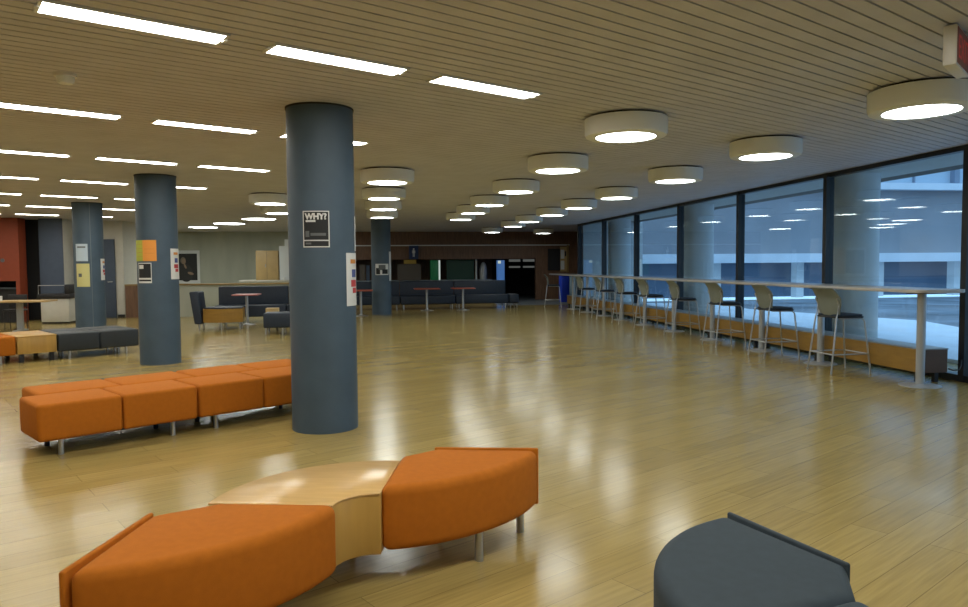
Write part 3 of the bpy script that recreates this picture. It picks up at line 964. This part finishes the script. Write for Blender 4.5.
def pedestal_table(label, x, y, top, w, z, group=None):
    t = thing('pedestal_table', label, 'table', (x, y, 0), 0, group)
    MB().box(-w / 2, w / 2, -0.33, 0.33, z - 0.03, z).build('table_top', M[top], t, bevel=0.01)
    MB().lathe([(0.0, 0.02), (0.034, 0.02), (0.034, z - 0.03), (0, z - 0.03)], seg=16).build('pole', M['steel'], t, smooth=True)
    MB().lathe([(0, 0), (0.21, 0), (0.20, 0.012), (0.05, 0.03), (0.034, 0.06), (0, 0.06)], seg=28).build('base', M['steel'], t, smooth=True)
    return t
pedestal_table('salmon topped pedestal table in the far lounge', -3.05, 18.35, 'pink_top', 0.60, 0.75)

t = thing('ottoman', 'dark ottoman just left of the near column in the far lounge', 'ottoman', (-1.80, 15.75, 0))
MB().box(-0.46, 0.46, -0.28, 0.28, 0.14, 0.45).build('seat', M['navy_fabric'], t, bevel=0.03, seg=3)
for x in (-0.42, -0.08, 0.40):
    for y in (-0.22, 0.22):
        leg(t, x, y, 0.145, 0.016)
t = thing('block_table', 'small tan block table behind the dark ottoman', 'table', (-2.18, 16.35, 0))
MB().box(-0.13, 0.13, -0.13, 0.13, 0.10, 0.51).build('body', M['cream_wood'], t, bevel=0.006)
for x in (-0.09, 0.09):
    for y in (-0.09, 0.09):
        leg(t, x, y, 0.10, 0.015, 'black')

# portrait on the concrete wall
p = thing('portrait_painting', 'dark portrait of a seated person in a pale mount on the concrete wall', 'picture', (-6.97, 28.70, 1.43))
MB().box(-0.53, 0.53, -0.035, 0.0, -0.62, 0.62).build('mount', M['paper'], p, bevel=0.004)
MB().box(-0.44, 0.44, -0.042, -0.035, -0.50, 0.50).build('canvas', M['canvas'], p)
def ell(name, cx, cz, rx, rz_, m, d, rot=0):
    mb = MB()
    pts_ = []
    for k in range(22):
        a = 2 * PI * k / 22
        x, z = rx * math.cos(a), rz_ * math.sin(a)
        x, z = x * math.cos(rot) - z * math.sin(rot), x * math.sin(rot) + z * math.cos(rot)
        pts_.append((cx + x, cz + z))
    a = [mb.bm.verts.new((x, -0.042, z)) for x, z in pts_]
    b = [mb.bm.verts.new((x, -0.042 - d, z)) for x, z in pts_]
    mb.bm.faces.new(b)
    for i in range(22):
        mb.bm.faces.new((a[i], a[(i + 1) % 22], b[(i + 1) % 22], b[i]))
    return mb.build(name, m, p)
ell('painted_coat', 0.02, -0.22, 0.26, 0.34, M['cloth_paint'], 0.001, 0.15)
ell('painted_hair', -0.06, 0.24, 0.095, 0.13, M['skin_dark'], 0.0015)
ell('painted_face', -0.035, 0.215, 0.07, 0.11, M['skin'], 0.002)
ell('painted_collar', 0.01, 0.03, 0.035, 0.10, M['skin'], 0.002, 0.35)
ell('painted_hand', 0.20, -0.24, 0.11, 0.05, M['skin'], 0.002, -0.3)
tag(MB().box(-10.62, -10.35, 28.66, 28.70, 1.22, 1.30).build('wall_sign', M['ink']), 'tiny dark sign on the concrete wall left of the second column', 'sign')

# pale cabinet beyond the low wall
c = thing('counter_block', 'pale counter beyond the low wall carrying the cream cabinet', 'counter', (-3.45, 25.1, 0))
MB().box(-0.85, 0.85, -0.4, 0.4, 0.0, 0.92).build('body', M['concrete'], c)
MB().box(-0.88, 0.88, -0.43, 0.43, 0.92, 0.975).build('counter_top', M['white_wall'], c, bevel=0.006)
c = thing('cream_cabinet', 'cream wooden box cabinet standing on the counter beyond the low wall', 'cabinet', (-3.44, 25.1, 0.975))
MB().box(-0.37, 0.35, -0.3, 0.3, 0.0, 0.97).build('body', M['cream_wood'], c, bevel=0.008)
MB().box(-0.02, -0.012, -0.305, -0.3, 0.03, 0.94).build('door_gap', M['brown_grey'], c)
MB().cyl(-0.06, -0.31, 0.42, 0.52, 0.012, 10).build('handle', M['steel'], c)
c = thing('white_locker', 'tall white cabinet right of the cream one, beside the near column', 'cabinet', (-2.86, 25.1, 0.975))
MB().box(-0.20, 0.12, -0.25, 0.25, 0.0, 1.12).build('body', M['paper'], c, bevel=0.006)
MB().box(-0.02, 0.12, -0.25, 0.25, 1.12, 1.34).build('upper_box', M['paper'], c, bevel=0.006)
tag(MB().cyl(-2.90, 24.75, 0.975, 1.06, 0.04, 16).build('paper_cup', M['white'], smooth=True), 'small white cup on the counter in front of the white cabinet', 'cup')

# ------------------------------------------------------------------ cafe
gS = 'dark cafe sofas in a row'
make_sofa('left dark cafe sofa, partly behind the far column', -1.0, 0.85, 23.55, 0.90, group=gS)
make_sofa('middle dark cafe sofa behind the red topped tables', 0.87, 2.65, 23.55, 0.90, group=gS)
make_sofa('right dark cafe sofa ending at the grey tiled floor', 2.67, 4.42, 23.55, 0.90, group=gS)
t = thing('ottoman', 'dark ottoman at the right end of the cafe sofas', 'ottoman', (4.56, 23.9, 0))
MB().box(-0.12, 0.22, -0.30, 0.35, 0.15, 0.44).build('seat', M['navy_fabric'], t, bevel=0.04, seg=3)
for x in (-0.06, 0.16):
    for y in (-0.22, 0.28):
        leg(t, x, y, 0.155, 0.016)
gT = 'red topped pedestal tables before the cafe sofas'
pedestal_table('red topped pedestal table right of the far column', 1.66, 22.75, 'red_top', 0.80, 0.70, gT)
pedestal_table('red topped pedestal table farthest right before the cafe sofas', 2.80, 22.75, 'red_top', 0.72, 0.70, gT)
pedestal_table('red topped pedestal table between the near and far columns', -0.35, 20.8, 'red_top', 0.68, 0.735, gT)

c = thing('cafe_counter', 'dark serving counter under the brown bulkhead', 'counter', (1.3, 28.75, 0))
MB().box(-3.85, 3.4, 0.0, 0.6, 0.0, 0.80).build('body', M['wood_dark'], c)
MB().box(-3.85, 3.42, -0.04, 0.62, 0.80, 0.84).build('counter_top', M['bench_top'], c, bevel=0.004)
c = thing('display_cooler', 'green lit drinks cooler with a bright tube under the bulkhead', 'cooler', (2.45, 29.1, 0.84))
MB().box(-0.17, 0.14, -0.2, 0.2, 0.0, 0.78).build('body', M['green_glow'], c, bevel=0.006)
MB().cyl(0.175, -0.15, 0.0, 0.78, 0.032, 12).build('light_tube', M['white_glow'], c)
tag(MB().box(2.92, 4.02, 29.0, 29.06, 0.84, 1.64).build('menu_board', M['green_dark']), 'wide dark green panel behind the counter', 'board')
tag(MB().cyl(4.12, 29.02, 0.84, 1.65, 0.035, 14).build('counter_post', M['paper'], smooth=True), 'thin white post right of the dark green panel', 'post')
c = thing('water_urn', 'pale grey urn on the counter right of the thin white post', 'urn', (4.42, 29.1, 0.84))
MB().lathe([(0, 0), (0.15, 0), (0.16, 0.4), (0.11, 0.60), (0.06, 0.68), (0, 0.70)], seg=24).build('body', M['pole'], c, smooth=True)
MB().cyl(0, -0.16, 0.10, 0.16, 0.02, 10).build('tap', M['steel'], c)
c = thing('drinks_cooler', 'narrow blue lit drinks cooler at the right end of the counter', 'cooler', (5.02, 28.5, 0))
MB().box(-0.14, 0.14, -0.15, 0.15, 0.0, 1.60).build('body', M['blue_glow'], c, bevel=0.01)
MB().box(-0.13, -0.01, -0.155, -0.15, 1.47, 1.58).build('top_light', M['white_glow'], c)
MB().box(-0.13, -0.03, -0.155, -0.15, 0.34, 0.52).build('price_strip', M['bin_white'], c)
tag(MB().box(0.95, 1.86, 28.6, 28.66, 0.84, 1.47).build('display_board', M['brown_grey']), 'grey brown board on the counter under the yellow sign', 'board')
c = thing('bottle_display', 'pale and blue packages on the counter between the columns', 'display', (-0.35, 28.85, 0.84))
MB().box(-0.16, 0.05, -0.05, 0.05, 0.0, 0.62).build('pale_pack', M['brown_grey'], c)
MB().box(0.09, 0.22, -0.05, 0.05, 0.0, 0.60).build('blue_pack', M['blue_wall'], c)
# signs on the bulkhead
c = thing('restroom_sign', 'blue sign with a white person symbol on the brown bulkhead', 'sign', (1.59, 28.62, 1.93))
MB().box(-0.18, 0.18, -0.02, 0.08, -0.26, 0.26).build('panel', M['sign_blue'], c)
mb = MB()
mb.cyl(0, 0, -0.002, 0.002, 0.035, 18)
bmesh.ops.rotate(mb.bm, verts=mb.bm.verts[:], cent=(0, 0, 0), matrix=Matrix.Rotation(R(90), 3, 'X'))
bmesh.ops.translate(mb.bm, verts=mb.bm.verts[:], vec=(0, -0.023, 0.13))
mb.box(-0.035, 0.035, -0.025, -0.021, -0.04, 0.085).box(-0.034, -0.008, -0.025, -0.021, -0.17, -0.04).box(0.008, 0.034, -0.025, -0.021, -0.17, -0.04).box(-0.06, -0.042, -0.025, -0.021, -0.03, 0.08).box(0.042, 0.06, -0.025, -0.021, -0.03, 0.08)
mb.build('person_symbol', M['ink_white'], c)
tag(MB().box(1.20, 1.68, 28.58, 28.62, 1.49, 1.64).build('arrow_sign', M['sign_yellow']), 'yellow sign hanging below the blue restroom sign', 'sign')
# doors in the corridor
for n_, (x0_, x1_) in enumerate(((6.14, 6.77), (6.80, 7.44))):
    d = struct(MB().box(x0_, x1_, 32.94, 33.0, 0.0, 1.72).build('door_%d' % (n_ + 2), M['dark_void']), 'dark double door leaf in the corridor')
    MB().box(x0_ + 0.06, x1_ - 0.04, 32.93, 32.94, 1.56, 1.67).box(x0_ + 0.06, x1_ - 0.04, 32.93, 32.94, 1.28, 1.36).build('door_glass', M['door_glow'], d)
# hatch, notice board
struct(MB().box(7.0, 7.5, 28.64, 28.70, 1.18, 2.05).build('window_10', M['dark_void']), 'dark hatch in the brown wall')
c = thing('notice_board', 'wooden notice board with white papers at the end of the brown wall', 'notice board', (7.68, 28.70, 1.15))
MB().box(-0.17, 0.10, -0.03, 0.0, -0.02, 0.98).build('board', M['cream_wood'], c)
MB().box(0.10, 0.18, -0.06, 0.0, -0.05, 1.06).build('frame', M['cap_wood'], c)
MB().box(-0.15, 0.0, -0.034, -0.03, 0.50, 0.86).build('paper_sheet', M['paper'], c)
MB().box(-0.15, 0.0, -0.034, -0.03, 0.06, 0.42).build('paper_sheet', M['paper'], c)
MB().box(0.02, 0.08, -0.034, -0.03, 0.60, 0.80).build('black_flyer', M['ink'], c)
# bins behind the bar end
c = thing('recycling_bin', 'bright blue recycling bin behind the far end of the bar', 'bin', (7.09, 26.5, 0))
MB().box(-0.155, 0.15, -0.2, 0.2, 0.0, 0.98).build('body', M['bin_blue'], c, bevel=0.02)
MB().box(-0.155, 0.15, -0.21, 0.21, 0.98, 1.05).build('lid', M['ink_blue'], c, bevel=0.02)
c = thing('recycling_bin', 'pale blue recycling bin right of the bright blue one', 'bin', (7.40, 26.5, 0))
MB().box(-0.15, 0.15, -0.2, 0.2, 0.0, 0.98).build('body', M['bin_white'], c, bevel=0.02)
MB().box(-0.15, 0.15, -0.21, 0.21, 0.98, 1.05).build('lid', M['bin_white'], c, bevel=0.02)

# ------------------------------------------------------------------ courtyard outside
struct(MB().box(WX + 0.12, 70, Y0 - 6, 26.4, -0.2, -0.02).build('ground', M['paving']), 'wet paving of the courtyard')
struct(MB().prism([(7.9, 3), (10.5, 4), (12.2, 7), (11.2, 11), (12.5, 15), (11.0, 20), (11.6, 24), (9.2, 24), (7.95, 18)], -0.02, 0.05).build('ground', M['snow']), 'snow lying in the courtyard')
for y, l in ((10.28, 'white round concrete column outside the nearest full window'), (15.75, 'white round concrete column outside the middle windows'), (21.15, 'white round concrete column outside the farthest windows'), (4.8, 'white round concrete column outside beyond the right edge')):
    c = MB().lathe([(0, -0.05), (0.34, -0.05), (0.34, CZ), (0, CZ)], 7.38, y, 48).build('column', M['ext_column'], smooth=True)
    tag(c, l, 'column', 'white exterior columns')
FY = 27.0
b = thing('courtyard_building', 'concrete building with white ledges across the courtyard', 'building', (9.4, FY, 0))
MB().box(0, 42, 0.25, 6, 1.75, 4.35).build('wall', M['ext_wall'], b)
MB().box(-0.1, 42, -0.25, 1.0, 1.42, 1.78).build('ledge', M['snow'], b)
MB().box(0, 42, -0.2, 0.8, 4.35, 4.62).build('ledge', M['snow'], b)
MB().box(0, 42, 1.2, 1.5, 0.0, 1.42).build('glazing', M['ext_glass'], b)
MB().box(0, 42, 0.7, 1.0, 4.62, 8.0).build('glazing', M['ext_glass_up'], b)
for x in (0.6, 4.2, 7.8, 11.4, 15.0, 18.6, 22.2, 25.8):
    MB().box(x - 0.16, x + 0.16, 0.3, 0.7, 0.0, 1.42).build('pillar', M['ext_column'], b)
    MB().box(x - 0.12, x + 0.12, 0.45, 0.7, 4.62, 8.0).build('window_post', M['ext_frame'], b)
    MB().box(x + 1.7, x + 1.76, 0.6, 0.7, 4.62, 8.0).build('window_post', M['ext_frame'], b)
b = thing('courtyard_building', 'side wing of the courtyard building seen through the right window', 'building', (44, 0, 0))
MB().box(8, 14, -10, 26.5, 0, 8).build('wall', M['ext_wall'], b)
MB().box(7.8, 8, -10, 26.5, 1.42, 1.78).build('ledge', M['snow'], b)
